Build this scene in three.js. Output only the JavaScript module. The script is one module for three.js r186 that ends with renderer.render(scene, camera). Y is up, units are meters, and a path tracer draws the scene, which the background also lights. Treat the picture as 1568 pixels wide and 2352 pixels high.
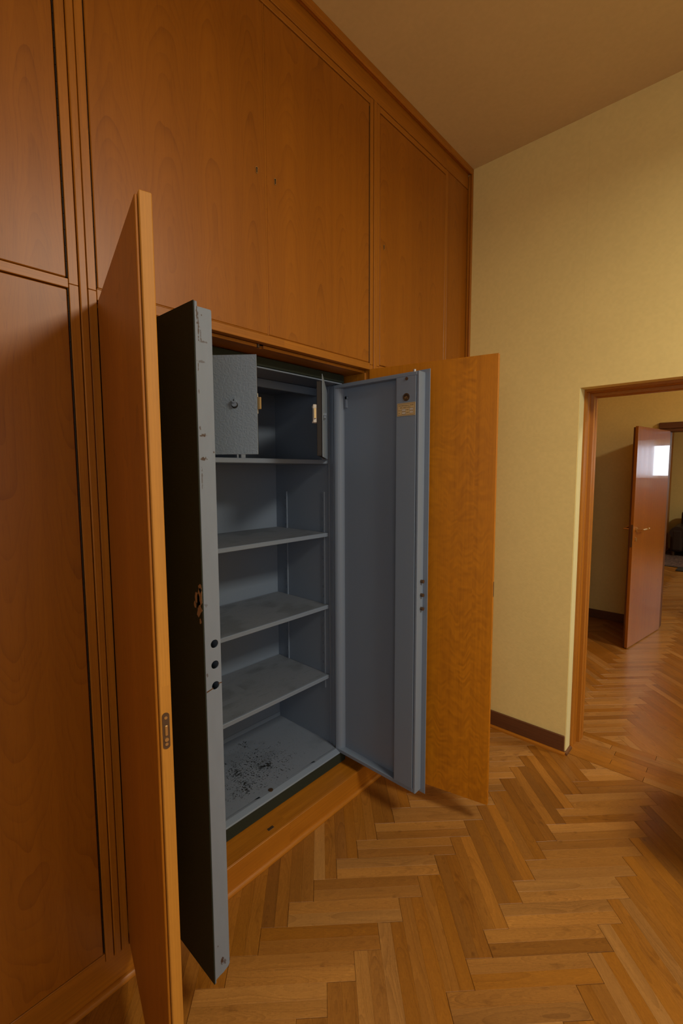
import * as THREE from 'three';
import { mergeGeometries } from 'three/addons/utils/BufferGeometryUtils.js';
import { RoundedBoxGeometry } from 'three/addons/geometries/RoundedBoxGeometry.js';
import { RectAreaLightUniformsLib } from 'three/addons/lights/RectAreaLightUniformsLib.js';

// ---------------------------------------------------------------- camera, sky, lights, exposure
const scene = new THREE.Scene();
const camera = new THREE.PerspectiveCamera(96.33, 1568 / 2352, 0.05, 60);
camera.position.set(0, 1.6, 1.385);
camera.rotation.set(-0.08968, -0.83305, -0.00391, 'YXZ');
scene.add(camera);
const renderer = new THREE.WebGLRenderer({ antialias: true });
renderer.toneMapping = THREE.LinearToneMapping;
renderer.toneMappingExposure = 0.92;
renderer.outputColorSpace = THREE.SRGBColorSpace;
renderer.shadowMap.enabled = true;
RectAreaLightUniformsLib.init();
scene.background = new THREE.Color(0.78, 0.9, 1.0);        // daylight outside the window of the last room
scene.backgroundIntensity = 0.6;
const WARM = new THREE.Color(1.0, 0.89, 0.71);
const FILL = [0.3, 1.3];      // fill light from two added windows, behind the camera and in the left wall
const FILL_TINT = new THREE.Color(1.0, 0.98, 0.95);
const LAMPS = [   // [x, y, z, radius, intensity]
  [1.22, 3.08, 2.66, 0.4, 47],
  [4.05, 3.08, 3.35, 0.22, 150],
  [8.2, 3.08, 2.6, 0.22, 110],
];

// ---------------------------------------------------------------- helpers
function rng(seed) { let s = seed >>> 0; return () => { s = (s + 0x6d2b79f5) >>> 0; let t = Math.imul(s ^ (s >>> 15), 1 | s); t = (t + Math.imul(t ^ (t >>> 7), 61 | t)) ^ t; return ((t ^ (t >>> 14)) >>> 0) / 4294967296; }; }
function hash(i, j, k) { let h = Math.imul(i, 374761393) ^ Math.imul(j, 668265263) ^ Math.imul(k, 2147483647 ^ 0x5bd1e995); h = Math.imul(h ^ (h >>> 13), 1274126177); return ((h ^ (h >>> 16)) >>> 0) / 4294967296; }
function vn(x, y, k = 0) {           // value noise, -1..1
  const i = Math.floor(x), j = Math.floor(y), fx = x - i, fy = y - j, u = fx * fx * (3 - 2 * fx), v = fy * fy * (3 - 2 * fy);
  const a = hash(i, j, k), b = hash(i + 1, j, k), c = hash(i, j + 1, k), d = hash(i + 1, j + 1, k);
  return 2 * (a + (b - a) * u + (c - a) * v + (a - b - c + d) * u * v) - 1;
}
const fbm = (x, y, k = 0) => vn(x, y, k) * 0.55 + vn(x * 2.03, y * 2.03, k + 7) * 0.28 + vn(x * 4.1, y * 4.1, k + 13) * 0.17;
const clamp = (x, a, b) => Math.min(b, Math.max(a, x));
const sst = (a, b, x) => { const t = clamp((x - a) / (b - a), 0, 1); return t * t * (3 - 2 * t); };
const enc = (l) => 255 * (l <= 0.0031308 ? 12.92 * l : 1.055 * Math.pow(l, 1 / 2.4) - 0.055);
const ENC = new Uint8Array(4096); for (let i = 0; i < 4096; i++) ENC[i] = Math.round(enc(i / 4095));
function tex(w, h, fn, color = true, rx = 1, ry = 1) {       // fn(x01, y01, out) writes linear rgb; rx, ry: metres that the tile covers
  const d = new Uint8Array(w * h * 4), o = [0, 0, 0];
  for (let y = 0; y < h; y++) for (let x = 0; x < w; x++) {
    fn((x + 0.5) / w, (y + 0.5) / h, o); const p = (y * w + x) * 4;
    for (let c = 0; c < 3; c++) d[p + c] = color ? ENC[Math.round(clamp(o[c], 0, 1) * 4095)] : Math.round(clamp(o[c], 0, 1) * 255);
    d[p + 3] = 255;
  }
  const t = new THREE.DataTexture(d, w, h, THREE.RGBAFormat); t.magFilter = THREE.LinearFilter; t.minFilter = THREE.LinearMipmapLinearFilter; t.generateMipmaps = true;
  t.wrapS = t.wrapT = THREE.RepeatWrapping; t.repeat.set(1 / rx, 1 / ry); if (color) t.colorSpace = THREE.SRGBColorSpace; t.needsUpdate = true; return t;
}
const grey = (w, h, fn, rx, ry) => tex(w, h, (x, y, o) => { o[0] = o[1] = o[2] = fn(x, y); }, false, rx, ry);
const std = (p) => new THREE.MeshStandardMaterial(p);
const phy = (p) => new THREE.MeshPhysicalMaterial(p);
const lin = (r, g, b) => new THREE.Color().setRGB(r, g, b);

// uv in metres, planar by the way each face points; the grain runs along v
function uvBox(g, grain = 'y', uo = 0, vo = 0) {
  if (g.index) g = g.toNonIndexed();
  const p = g.attributes.position, n = g.attributes.normal, uv = new Float32Array(p.count * 2);
  for (let i = 0; i < p.count; i += 3) {
    const nx = Math.abs(n.getX(i) + n.getX(i + 1) + n.getX(i + 2)), ny = Math.abs(n.getY(i) + n.getY(i + 1) + n.getY(i + 2)), nz = Math.abs(n.getZ(i) + n.getZ(i + 1) + n.getZ(i + 2));
    const ax = nx >= ny && nx >= nz ? 'x' : ny >= nz ? 'y' : 'z';
    for (let k = i; k < i + 3; k++) {
      const c = { x: p.getX(k), y: p.getY(k), z: p.getZ(k) }; let u, v;
      const rest = ['x', 'y', 'z'].filter((a) => a !== ax);
      if (rest.includes(grain)) { v = c[grain]; u = c[rest.find((a) => a !== grain)]; } else { u = c[rest[0]]; v = c[rest[1]]; }
      uv[2 * k] = u + uo; uv[2 * k + 1] = v + vo;
    }
  }
  g.setAttribute('uv', new THREE.BufferAttribute(uv, 2)); return g;
}
const clean = (g) => { if (g.index) g = g.toNonIndexed(); for (const k of Object.keys(g.attributes)) if (!['position', 'normal', 'uv'].includes(k)) g.deleteAttribute(k); return g; };
// a box with chamfered edges between two corners
function cbox(x0, x1, y0, y1, z0, z1, c = 0.001, grain = 'y', uo = 0, vo = 0) {
  c = Math.min(c, (x1 - x0) / 2.2, (y1 - y0) / 2.2, (z1 - z0) / 2.2);
  const C = [[x0, x1], [y0, y1], [z0, z1]], pos = [], nor = [];
  const P = (s, ax) => [0, 1, 2].map((a) => C[a][s[a]] + (a === ax ? 0 : (s[a] ? -c : c)));
  const tri = (a, b, d, out) => {
    const u = [b[0] - a[0], b[1] - a[1], b[2] - a[2]], v = [d[0] - a[0], d[1] - a[1], d[2] - a[2]];
    const n = [u[1] * v[2] - u[2] * v[1], u[2] * v[0] - u[0] * v[2], u[0] * v[1] - u[1] * v[0]], l = Math.hypot(...n) || 1;
    const f = n[0] * out[0] + n[1] * out[1] + n[2] * out[2] < 0 ? -1 : 1, N = n.map((t) => (f * t) / l);
    for (const q of f > 0 ? [a, b, d] : [a, d, b]) { pos.push(...q); nor.push(...N); }
  };
  const quad = (a, b, d, e, out) => { tri(a, b, d, out); tri(a, d, e, out); };
  for (let ax = 0; ax < 3; ax++) for (let s = 0; s < 2; s++) {
    const [b, d] = [0, 1, 2].filter((a) => a !== ax), at = (i, j) => { const q = [0, 0, 0]; q[ax] = s; q[b] = i; q[d] = j; return P(q, ax); }, out = [0, 0, 0]; out[ax] = s ? 1 : -1;
    quad(at(0, 0), at(1, 0), at(1, 1), at(0, 1), out);
  }
  if (c > 0) {
    for (let ax = 0; ax < 3; ax++) { const [b, d] = [0, 1, 2].filter((a) => a !== ax);
      for (let i = 0; i < 2; i++) for (let j = 0; j < 2; j++) { const q = (s) => { const t = [0, 0, 0]; t[ax] = s; t[b] = i; t[d] = j; return t; }, out = [0, 0, 0]; out[b] = i ? 1 : -1; out[d] = j ? 1 : -1; quad(P(q(0), b), P(q(1), b), P(q(1), d), P(q(0), d), out); } }
    for (let i = 0; i < 8; i++) { const q = [i & 1, (i >> 1) & 1, (i >> 2) & 1]; tri(P(q, 0), P(q, 1), P(q, 2), q.map((s) => (s ? 1 : -1))); }
  }
  const g = new THREE.BufferGeometry(); g.setAttribute('position', new THREE.Float32BufferAttribute(pos, 3)); g.setAttribute('normal', new THREE.Float32BufferAttribute(nor, 3));
  return uvBox(g, grain, uo, vo);
}
// a polygon in (a, b) swept along the third axis: axis 'x' takes (z, y), 'y' takes (x, z), 'z' takes (x, y)
function prism(pts, axis, l0, l1, grain, uo = 0, vo = 0, holes = [], bevel = 0) {
  const s = new THREE.Shape(pts.map(([a, b]) => new THREE.Vector2(a, axis === 'y' ? -b : b)));
  for (const h of holes) s.holes.push(new THREE.Path(h.map(([a, b]) => new THREE.Vector2(a, axis === 'y' ? -b : b))));
  let g = new THREE.ExtrudeGeometry(s, { depth: l1 - l0 - 2 * bevel, bevelEnabled: bevel > 0, bevelSize: bevel, bevelThickness: bevel, bevelOffset: -bevel, bevelSegments: 1, curveSegments: 16 });
  g.translate(0, 0, bevel);
  if (axis === 'z') g.translate(0, 0, l0);
  if (axis === 'y') { g.rotateX(-Math.PI / 2); g.translate(0, l0, 0); }
  if (axis === 'x') { g.applyMatrix4(new THREE.Matrix4().set(0, 0, 1, l0, 0, 1, 0, 0, 1, 0, 0, 0, 0, 0, 0, 1)); flip(g); }
  return uvBox(clean(g), grain ?? axis, uo, vo);
}
function flip(g) {       // turns the winding round after a mirroring matrix
  if (g.index) { const i = g.index.array; for (let k = 0; k < i.length; k += 3) [i[k], i[k + 2]] = [i[k + 2], i[k]]; g.computeVertexNormals(); return g; }
  for (const k of Object.keys(g.attributes)) { const a = g.attributes[k]; for (let i = 0; i < a.count; i += 3) for (let c = 0; c < a.itemSize; c++) { const t = a.array[i * a.itemSize + c]; a.array[i * a.itemSize + c] = a.array[(i + 2) * a.itemSize + c]; a.array[(i + 2) * a.itemSize + c] = t; } }
  g.computeVertexNormals(); return g;
}
function cyl(axis, x, y, z, r, len, seg = 20, r2 = r, grain) {
  const g = new THREE.CylinderGeometry(r2, r, len, seg); if (axis === 'x') g.rotateZ(-Math.PI / 2); if (axis === 'z') g.rotateX(Math.PI / 2);
  g.translate(x, y, z); return uvBox(clean(g), grain ?? axis);
}
const merge = (...gs) => mergeGeometries(gs.flat(3).map(clean), false);
const used = {};
function numbered(n) { const k = (used[n] = (used[n] ?? -1) + 1); return k ? `${n}_${String(k).padStart(3, '0')}` : n; }
function mesh(name, g, m) { const o = new THREE.Mesh(g, m); o.name = name; o.castShadow = o.receiveShadow = true; return o; }
function struct(name, gs, m) { const o = mesh(name, merge(gs), m); o.userData = { kind: 'structure' }; scene.add(o); return o; }
function thing(name, label, category, [x, y, z], group) {
  const o = new THREE.Group(); o.name = numbered(name); o.position.set(x, y, z); o.userData = { label, category }; if (group) o.userData.group = group;
  o.base = new THREE.Vector3(x, y, z); scene.add(o); return o;
}
function structGroup(name, [x, y, z] = [0, 0, 0]) { const o = new THREE.Group(); o.name = name; o.userData = { kind: 'structure' }; o.position.set(x, y, z); o.base = new THREE.Vector3(x, y, z); scene.add(o); return o; }
// a part built in world coordinates and hung under its thing (or, one level deeper, under a part)
function part(name, gs, m, parent, label, kind) {
  let t = parent; while (!t.base) t = t.parent;
  const g = merge(gs).translate(-t.base.x, -t.base.y, -t.base.z), o = mesh(name, g, m); parent.add(o); if (label) o.userData.label = label; if (kind) o.userData.kind = kind; return o;
}
// a frame whose x runs along an open door from its hinge, y up, z out of its seen face
const frameAt = (x, z, deg) => { const a = THREE.MathUtils.degToRad(deg), d = [Math.sin(a), Math.cos(a)]; return new THREE.Matrix4().set(d[0], 0, -d[1], x, 0, 1, 0, 0, d[1], 0, d[0], z, 0, 0, 0, 1); };

// ---------------------------------------------------------------- textures
// flat-sawn veneer, two leaves side by side: rings cut at a slant give the arches, the flanks run straight
function veneerAt(u, v, W, out, base, contrast, seed) {
  const n = 4, leaf = Math.floor(u / (W / n)), lx0 = u - leaf * W / n, lx = leaf & 1 ? W / n - lx0 : lx0;
  const cx = W / n * 0.5 + 0.02 * vn(v * 0.8, leaf * 3.1, seed) + 0.004 * vn(v * 6, 2.2 + leaf, seed + 1);
  const x = (lx - cx) * (0.8 + 0.3 * vn(v * 0.6, leaf * 5.7, seed + 40)) + 0.0012 * vn(v * 16, lx * 60, seed + 4), d = 0.03 + 0.042 * v + 0.014 * fbm(v * 2.2, leaf * 7 + 1.3, seed + 2) + 0.0025 * vn(v * 11, lx * 25, seed + 3);
  const r = Math.sqrt(x * x * 0.75 + d * d), t = r / 0.0042 + 0.35 * vn(r * 190, 1.7, seed + 5), f = t - Math.floor(t), amp = 0.2 + 1.1 * hash(Math.floor(t), leaf & 0, seed + 9);
  const late = Math.pow(f, 4) * amp * (0.35 + 0.65 * Math.exp(-x * x / 0.0012)) + Math.pow(f, 1.5) * 0.2;
  const pore = Math.max(0, vn(u * 1500, v * 38, seed + 20)) * Math.max(0, vn(u * 330, v * 14, seed + 21) + 0.5);
  const band = vn(u * 70, v * 0.8, seed + 30) * 0.5 + vn(u * 21, v * 0.5, seed + 31) * 0.5, mot = fbm(u * 8, v * 3.2, seed + 33), tone = 0.12 * (hash(leaf, 3, seed) - 0.5);
  const k = 1 - contrast * (late * 0.85 + pore * 0.9 - 0.3) + contrast * 0.5 * band + contrast * 0.25 * mot + tone;
  out[0] = base[0] * k; out[1] = base[1] * Math.pow(k, 1.18); out[2] = base[2] * Math.pow(k, 1.3);
}
const VENEER = [0.315, 0.103, 0.004];
const tVeneer = tex(1024, 2048, (x, y, o) => veneerAt(x * 0.62, y * 2.3, 0.62, o, VENEER, 0.2, 11), true, 0.62, 2.3);
// quarter-sawn, with a ripple across the stripes
const tRipple = tex(512, 2048, (x, y, o) => {
  const u = x * 0.6, v = y * 2.2, st = vn(u * 210, v * 1.1, 3) * 0.5 + vn(u * 60, v * 0.6, 4) * 0.5, rip = vn(u * 45 + vn(u * 9, v * 9, 7), v * 85 + 3 * vn(u * 30, v * 6, 5), 6) * (0.45 + 0.55 * vn(u * 7, v * 2.4, 8)), pore = Math.max(0, vn(u * 1100, v * 40, 9));
  const k = 1 + 0.13 * st + 0.2 * rip - 0.12 * pore + 0.06 * fbm(u * 6, v * 3, 10);
  o[0] = 0.45 * k; o[1] = 0.158 * Math.pow(k, 1.15); o[2] = 0.002 * Math.pow(k, 1.3);
}, true, 0.6, 2.2);
function straight(base, con, seed) { return (x, y, o) => {
  const u = x * 0.2, v = y * 1.2, w = u + 0.0025 * vn(v * 4, u * 20, seed), st = vn(w * 420, v * 2.2, seed + 1) * 0.6 + vn(w * 130, v * 1.2, seed + 2) * 0.4, pore = Math.max(0, vn(u * 1700, v * 45, seed + 3));
  const k = 1 + con * (0.55 * st - 0.5 * pore + 0.5 * fbm(u * 22, v * 3, seed + 4)); o[0] = base[0] * k; o[1] = base[1] * Math.pow(k, 1.15); o[2] = base[2] * Math.pow(k, 1.3); }; }
const tSolid = tex(256, 1024, straight([0.38, 0.135, 0.008], 0.26, 40), true, 0.2, 1.2);
const tPale = tex(256, 1024, straight([0.47, 0.205, 0.026], 0.2, 60), true, 0.2, 1.2);
const tDark = tex(256, 1024, straight([0.12, 0.045, 0.017], 0.35, 80), true, 0.2, 1.2);
// oak strips: one row of the sheet for each of 24 boards
const ROWS = 24;
const rowTone = (() => { const r = rng(5); return Array.from({ length: ROWS }, (_, i) => ({ k: (i < 12 ? 0.86 : 0.66) + 0.3 * r(), warm: (i < 12 ? 0 : 0.55) + 0.45 * r(), cath: r() < 0.4, s: 100 + i * 17, off: (r() - 0.5) * 0.03, slope: (r() - 0.5) * 0.05, spots: r() })); })();  // first half lighter and yellower, second darker and redder: sheen by board direction, painted
const tOak = tex(1024, ROWS * 64, (x, y, o) => {
  const i = Math.min(ROWS - 1, Math.floor(y * ROWS)), T = rowTone[i], u = x * 0.411, v = (y * ROWS - i) * 0.0455, w = v - 0.0228 + T.off + 0.0025 * vn(u * 9, 3, T.s);
  const d = T.cath ? 0.02 + T.slope * 2.2 * (u - 0.2) + 0.01 * fbm(u * 7, 1, T.s + 1) : 0.07 + 0.004 * vn(u * 6, 1, T.s + 1), r = Math.sqrt(w * w + d * d) + T.slope * u * 0.18;
  const t = r / 0.0031 + 0.5 * vn(r * 500, u * 1.5, T.s + 2), f = t - Math.floor(t), late = Math.pow(f, 2.2) * (0.5 + hash(Math.floor(t), i, 77));
  const pore = Math.max(0, vn(u * 130, v * 2100, T.s + 3)) * (0.4 + 0.8 * (1 - f)), fleck = Math.max(0, vn(u * 60, v * 420, T.s + 4) - 0.55), band = vn(u * 2.2, v * 60, T.s + 5), dirt = Math.max(0, fbm(u * 16, v * 34, T.s + 6) - 0.42) * T.spots;
  const k = T.k * (1 - 0.2 * late - 0.3 * pore + 0.3 * fleck + 0.09 * band - 0.9 * dirt + 0.06);
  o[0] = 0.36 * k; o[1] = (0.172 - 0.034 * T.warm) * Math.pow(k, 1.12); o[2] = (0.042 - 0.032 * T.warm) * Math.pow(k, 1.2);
});
const wall = (base, seed) => tex(512, 512, (x, y, o) => { const k = 1 + 0.035 * fbm(x * 7, y * 7, seed) + 0.025 * vn(x * 130, y * 130, seed + 1); for (let c = 0; c < 3; c++) o[c] = base[c] * k; }, true, 1.7, 1.7);
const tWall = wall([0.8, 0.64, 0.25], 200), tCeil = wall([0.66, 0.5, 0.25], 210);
const bPlaster = grey(512, 512, (x, y) => 0.5 + 0.25 * fbm(x * 90, y * 90, 220) + 0.2 * fbm(x * 14, y * 14, 221), 0.6, 0.6);
const bPaint = grey(512, 512, (x, y) => 0.5 + 0.4 * fbm(x * 100, y * 100, 230), 0.25, 0.25);
const bHammer = grey(512, 512, (x, y) => 0.5 + 0.5 * fbm(x * 46, y * 46, 231), 0.2, 0.2);
const tGreen = tex(512, 512, (x, y, o) => { const n = vn(x * 210, y * 210, 240), k = 1 + 0.35 * n + 0.5 * Math.max(0, vn(x * 160, y * 160, 241) - 0.5); o[0] = 0.012 * k; o[1] = 0.019 * k; o[2] = 0.011 * k; }, true, 0.25, 0.25);
const GREY = [0.18, 0.232, 0.315];
// worn shelf paint: rubbed patches, dark scuffs with a grain of their own
const tShelf = tex(1024, 512, (x, y, o) => {
  const u = x * 1.0, v = y * 0.42, scr = Math.max(0, vn(u * 9 + 40 * vn(u * 3, v * 3, 4), v * 260, 250) - 0.55), blot = sst(0.1, 0.5, fbm(u * 6, v * 9, 251)), sp = Math.max(0, vn(u * 170, v * 170, 252) - 0.62);
  const k = 1 - 0.5 * scr - 0.22 * blot - 0.5 * sp; o[0] = (GREY[0] * 0.86) * k; o[1] = GREY[1] * 0.8 * k; o[2] = GREY[2] * 0.74 * k;
}, true, 1.0, 0.42);
const tSafeFloor = tex(1024, 512, (x, y, o) => {        // x from the left wall, y from the front edge
  const u = x * 1.0, v = y * 0.46, blot = sst(0.05, 0.5, fbm(u * 7, v * 9, 260)), sp = Math.max(0, vn(u * 210, v * 210, 261) - 0.6);
  const spot = (a, b, ra, rb, k) => { const q = Math.hypot((u - a) / ra, (v - b) / rb) + 0.75 * fbm(u * 60, v * 60, 262 + k); return 1 - sst(0.25, 0.95, q); };
  const smear = Math.max(spot(0.661, 0.161, 0.055, 0.045, 1) * sst(-0.35, 0.3, vn(u * 150, v * 150, 267)), spot(0.532, 0.218, 0.05, 0.06, 2) * sst(-0.2, 0.4, vn(u * 170, v * 170, 268)), spot(0.507, 0.132, 0.03, 0.06, 3) * sst(-0.2, 0.4, vn(u * 170, v * 170, 269)), spot(0.48, 0.096, 0.09, 0.05, 4) * sst(0.1, 0.5, vn(u * 200, v * 200, 270)), spot(0.683, 0.376, 0.03, 0.05, 5) * sst(0.0, 0.4, vn(u * 160, v * 160, 271)), spot(0.6, 0.19, 0.26, 0.2, 6) * sst(0.42, 0.62, vn(u * 240, v * 240, 272)));
  const k = (1 - 0.16 * blot - 0.4 * sp) * (1 - 0.92 * smear); o[0] = GREY[0] * 0.95 * k; o[1] = GREY[1] * 0.92 * k; o[2] = GREY[2] * 0.9 * k;
}, true, 1.0, 0.46);
// chipped grey paint of the door edge (u across 48 mm, v up 1.86 m)
const chips = [[0.2, 1.80, 0.05, 0.045, 1], [0.32, 1.775, 0.05, 0.02, 0.7], [0.45, 1.765, 0.25, 0.003, 0.7], [0.13, 1.70, 0.03, 0.02, 0.9], [0.12, 1.64, 0.025, 0.008, 0.9], [0.12, 1.83, 0.05, 0.03, 1], [0.35, 1.715, 0.3, 0.004, 0.6], [0.32, 1.532, 0.24, 0.0045, 1], [0.3, 1.472, 0.2, 0.0055, 1], [0.12, 1.55, 0.06, 0.008, 0.8], [0.9, 1.49, 0.05, 0.005, 1], [0.15, 1.42, 0.04, 0.03, 0.7], [0.12, 1.09, 0.14, 0.006, 0.5], [0.5, 0.045, 0.14, 0.011, 1], [0.66, 0.038, 0.1, 0.01, 0.8], [0.25, 0.10, 0.06, 0.004, 0.8], [0.4, 1.83, 0.06, 0.004, 1], [0.1, 0.9, 0.06, 0.01, 0.7], [0.5, 0.64, 0.3, 0.003, 0]];
const tEdge = tex(64, 2048, (x, y, o) => {
  const v = y * 1.86; let c = 0;
  for (const [a, b, ra, rb, k] of chips) { const q = Math.hypot((x - a) / ra, (v - b) / rb) + 0.5 * vn(x * 22, v * 240, 270); c = Math.max(c, k * (1 - sst(0.55, 0.95, q))); }
  const m = 1 + 0.05 * fbm(x * 3, v * 12, 271); o[0] = GREY[0] * m * (1 - c) + 0.05 * c; o[1] = GREY[1] * m * (1 - c) + 0.03 * c; o[2] = GREY[2] * m * (1 - c) + 0.025 * c;
}, true, 0.048, 1.86);
function canvasTex(w, h, draw) { const c = document.createElement('canvas'); c.width = w; c.height = h; draw(c.getContext('2d'), w, h); const t = new THREE.CanvasTexture(c); t.colorSpace = THREE.SRGBColorSpace; return t; }
const tPlate = canvasTex(1000, 530, (g, w, h) => {
  g.fillStyle = '#c2a878'; g.fillRect(0, 0, w, h); g.strokeStyle = '#3a2c18'; g.lineWidth = 12; g.strokeRect(38, 36, w - 76, h - 72);
  g.fillStyle = '#2c200f'; g.textBaseline = 'alphabetic'; g.font = 'bold 62px serif'; g.fillText('VEB Geldschrankwerk „Dresdel“', 80, 128, 840);
  g.font = 'bold 50px sans-serif'; g.fillText('JENA 1, MARKT Straße 8', 165, 206, 700);
  g.font = 'bold 44px sans-serif'; g.fillText('Fabr.-Nr.', 68, 318, 170); g.fillText('Typ', 78, 432); g.fillText('Baujahr', 515, 300, 130); g.fillText('Gewicht', 515, 420, 130);
  for (const [x, y] of [[270, 250], [270, 370], [690, 232], [690, 350]]) { g.fillStyle = '#c9bfb0'; g.fillRect(x, y, 200, 84); g.lineWidth = 10; g.strokeRect(x, y, 200, 84); }
});
const tBadge = canvasTex(256, 256, (g) => {
  g.fillStyle = '#2a1a10'; g.fillRect(0, 0, 256, 256); g.strokeStyle = '#7d6038'; g.lineWidth = 8; g.beginPath(); g.arc(128, 128, 112, 0, 7); g.stroke();
  g.fillStyle = '#9a7a48'; g.font = 'bold 96px sans-serif'; g.textAlign = 'center'; g.fillText('sFL', 128, 168); g.fillRect(52, 186, 150, 8);
});
const tRug = tex(512, 512, (x, y, o) => { const n = vn(x * 60, y * 160, 280), k = n > 0.05 ? 1 : 0.35; o[0] = 0.21 * k; o[1] = 0.135 * k; o[2] = 0.105 * k; }, true, 1.4, 1.4);

// ---------------------------------------------------------------- materials
const M = {
  veneer: std({ map: tVeneer, roughness: 0.4 }),
  ripple: std({ map: tRipple, roughness: 0.45 }),
  solid: std({ map: tSolid, roughness: 0.4 }),
  pale: std({ map: tPale, roughness: 0.5 }),
  darkwood: std({ map: tDark, roughness: 0.4 }),
  oak: phy({ map: tOak, roughness: 0.4 }), oakDeep: phy({ map: tOak, roughness: 0.4, color: lin(0.87, 0.84, 0.8) }), oakLight: phy({ map: tOak, roughness: 0.4, color: lin(1.1, 1.1, 1.1) }),
  gloss: phy({ map: tVeneer, roughness: 0.4, clearcoat: 1, clearcoatRoughness: 0.03, color: lin(0.95, 0.95, 0.9) }),
  joint: std({ color: lin(0.02, 0.011, 0.006), roughness: 0.9 }),
  wall: std({ map: tWall, bumpMap: bPlaster, bumpScale: 0.0006, roughness: 0.9 }),
  ceil: std({ map: tCeil, bumpMap: bPlaster, bumpScale: 0.0004, roughness: 0.95 }),
  reveal: std({ color: lin(0.7, 0.66, 0.36), roughness: 0.8 }),
  steel: std({ color: lin(...GREY), bumpMap: bPaint, bumpScale: 0.00008, roughness: 0.5 }),
  edge: std({ map: tEdge, bumpMap: bPaint, bumpScale: 0.00006, roughness: 0.5 }),
  hammer: std({ color: lin(0.19, 0.25, 0.33), bumpMap: bHammer, bumpScale: 0.0011, roughness: 0.5 }),
  shelf: std({ map: tShelf, roughness: 0.6 }), safeFloor: std({ map: tSafeFloor, roughness: 0.6 }),
  green: std({ map: tGreen, roughness: 0.8 }),
  bare: std({ color: lin(0.42, 0.42, 0.43), metalness: 0.6, roughness: 0.45 }),
  brass: std({ color: lin(0.62, 0.43, 0.19), metalness: 0.9, roughness: 0.35 }),
  bronze: std({ color: lin(0.14, 0.09, 0.055), metalness: 0.7, roughness: 0.45 }),
  hinge: std({ color: lin(0.03, 0.02, 0.012), metalness: 0.4, roughness: 0.5 }),
  primer: std({ color: lin(0.018, 0.014, 0.012), roughness: 0.7 }),
  black: std({ color: lin(0.008, 0.007, 0.006), roughness: 0.8 }),
  plate: std({ map: tPlate, roughness: 0.55 }), badge: std({ map: tBadge, roughness: 0.5 }),
  chip: std({ color: lin(0.3, 0.2, 0.12), roughness: 0.9 }),
  leather: std({ color: lin(0.022, 0.012, 0.009), roughness: 0.5 }), orange: std({ color: lin(0.42, 0.12, 0.02), roughness: 0.8 }),
  rug: std({ map: tRug, roughness: 1 }), mat: std({ color: lin(0.03, 0.028, 0.02), roughness: 0.9 }),
  white: std({ color: lin(0.7, 0.68, 0.62), roughness: 0.6 }),
  sheer: phy({ color: lin(0.8, 0.82, 0.88), roughness: 1, transmission: 0.5, thickness: 0, side: THREE.DoubleSide }),
  glass: phy({ color: lin(1, 1, 1), roughness: 0.02, transmission: 1, thickness: 0, ior: 1.5 }),
  opal: std({ color: lin(0.8, 0.78, 0.72), emissive: WARM, emissiveIntensity: 2.5, roughness: 0.4 }),
};

// ---------------------------------------------------------------- the rooms
const H = 3.375, XW = 2.668, XH = 2.9, XW2 = 5.46, XE = 11.4, ZB = 5.3, XL = -1.6, D0 = 0.66, D1 = 1.56, DT = 2.03;
const E0 = 0.70, E1 = 1.62, ET = 1.965;      // second doorway
const BY0 = 0.85, BY1 = 2.75, B0 = -1.0, B1 = 1.6;      // opening for the added fill window behind the camera
struct('wall_back', [cbox(XL - 0.2, B0, 0, H, ZB, ZB + 0.2, 0), cbox(B1, XE + 0.2, 0, H, ZB, ZB + 0.2, 0), cbox(B0, B1, 0, BY0, ZB, ZB + 0.2, 0), cbox(B0, B1, BY1, H, ZB, ZB + 0.2, 0)], M.wall);
const A0 = 1.5, A1 = 4.5;       // opening for the added fill window in the left wall
struct('wall_left', [cbox(XL - 0.2, XL, 0, H, -0.9, A0, 0), cbox(XL - 0.2, XL, 0, H, A1, ZB, 0), cbox(XL - 0.2, XL, 0, BY0, A0, A1, 0), cbox(XL - 0.2, XL, BY1, H, A0, A1, 0)], M.wall);
struct('wall_cabinet_side', [cbox(XL - 0.2, XE + 0.2, 0, H, -1.0, -0.72, 0)], M.wall);
struct('wall_far', [cbox(XW, XH, 0, H, -0.72, D0, 0.0008), cbox(XW, XH, 0, H, D1, ZB, 0.0008), cbox(XW, XH, DT, H, D0, D1, 0)], M.wall);
struct('wall_far_reveal', [cbox(XW + 0.004, 2.745, 0, DT, D0, D0 + 0.0025, 0), cbox(XW + 0.004, 2.745, 0, DT, D1 - 0.0025, D1, 0)], M.reveal);
struct('wall_hall', [cbox(XW2, XW2 + 0.16, 0, H, -0.72, E0, 0), cbox(XW2, XW2 + 0.16, 0, H, E1, ZB, 0), cbox(XW2, XW2 + 0.16, ET + 0.02, H, E0, E1, 0)], M.wall);
const W0 = 2.5, W1 = 4.9, WY0 = 1.42, WY1 = 2.16;
struct('wall_end', [cbox(XE, XE + 0.2, 0, H, -0.72, W0, 0), cbox(XE, XE + 0.2, 0, H, W1, ZB, 0), cbox(XE, XE + 0.2, 0, WY0, W0, W1, 0), cbox(XE, XE + 0.2, WY1, H, W0, W1, 0)], M.wall);
struct('ceiling', [cbox(XL - 0.2, XE + 0.2, H, H + 0.2, -1.0, ZB + 0.2, 0)], M.ceil);

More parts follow.
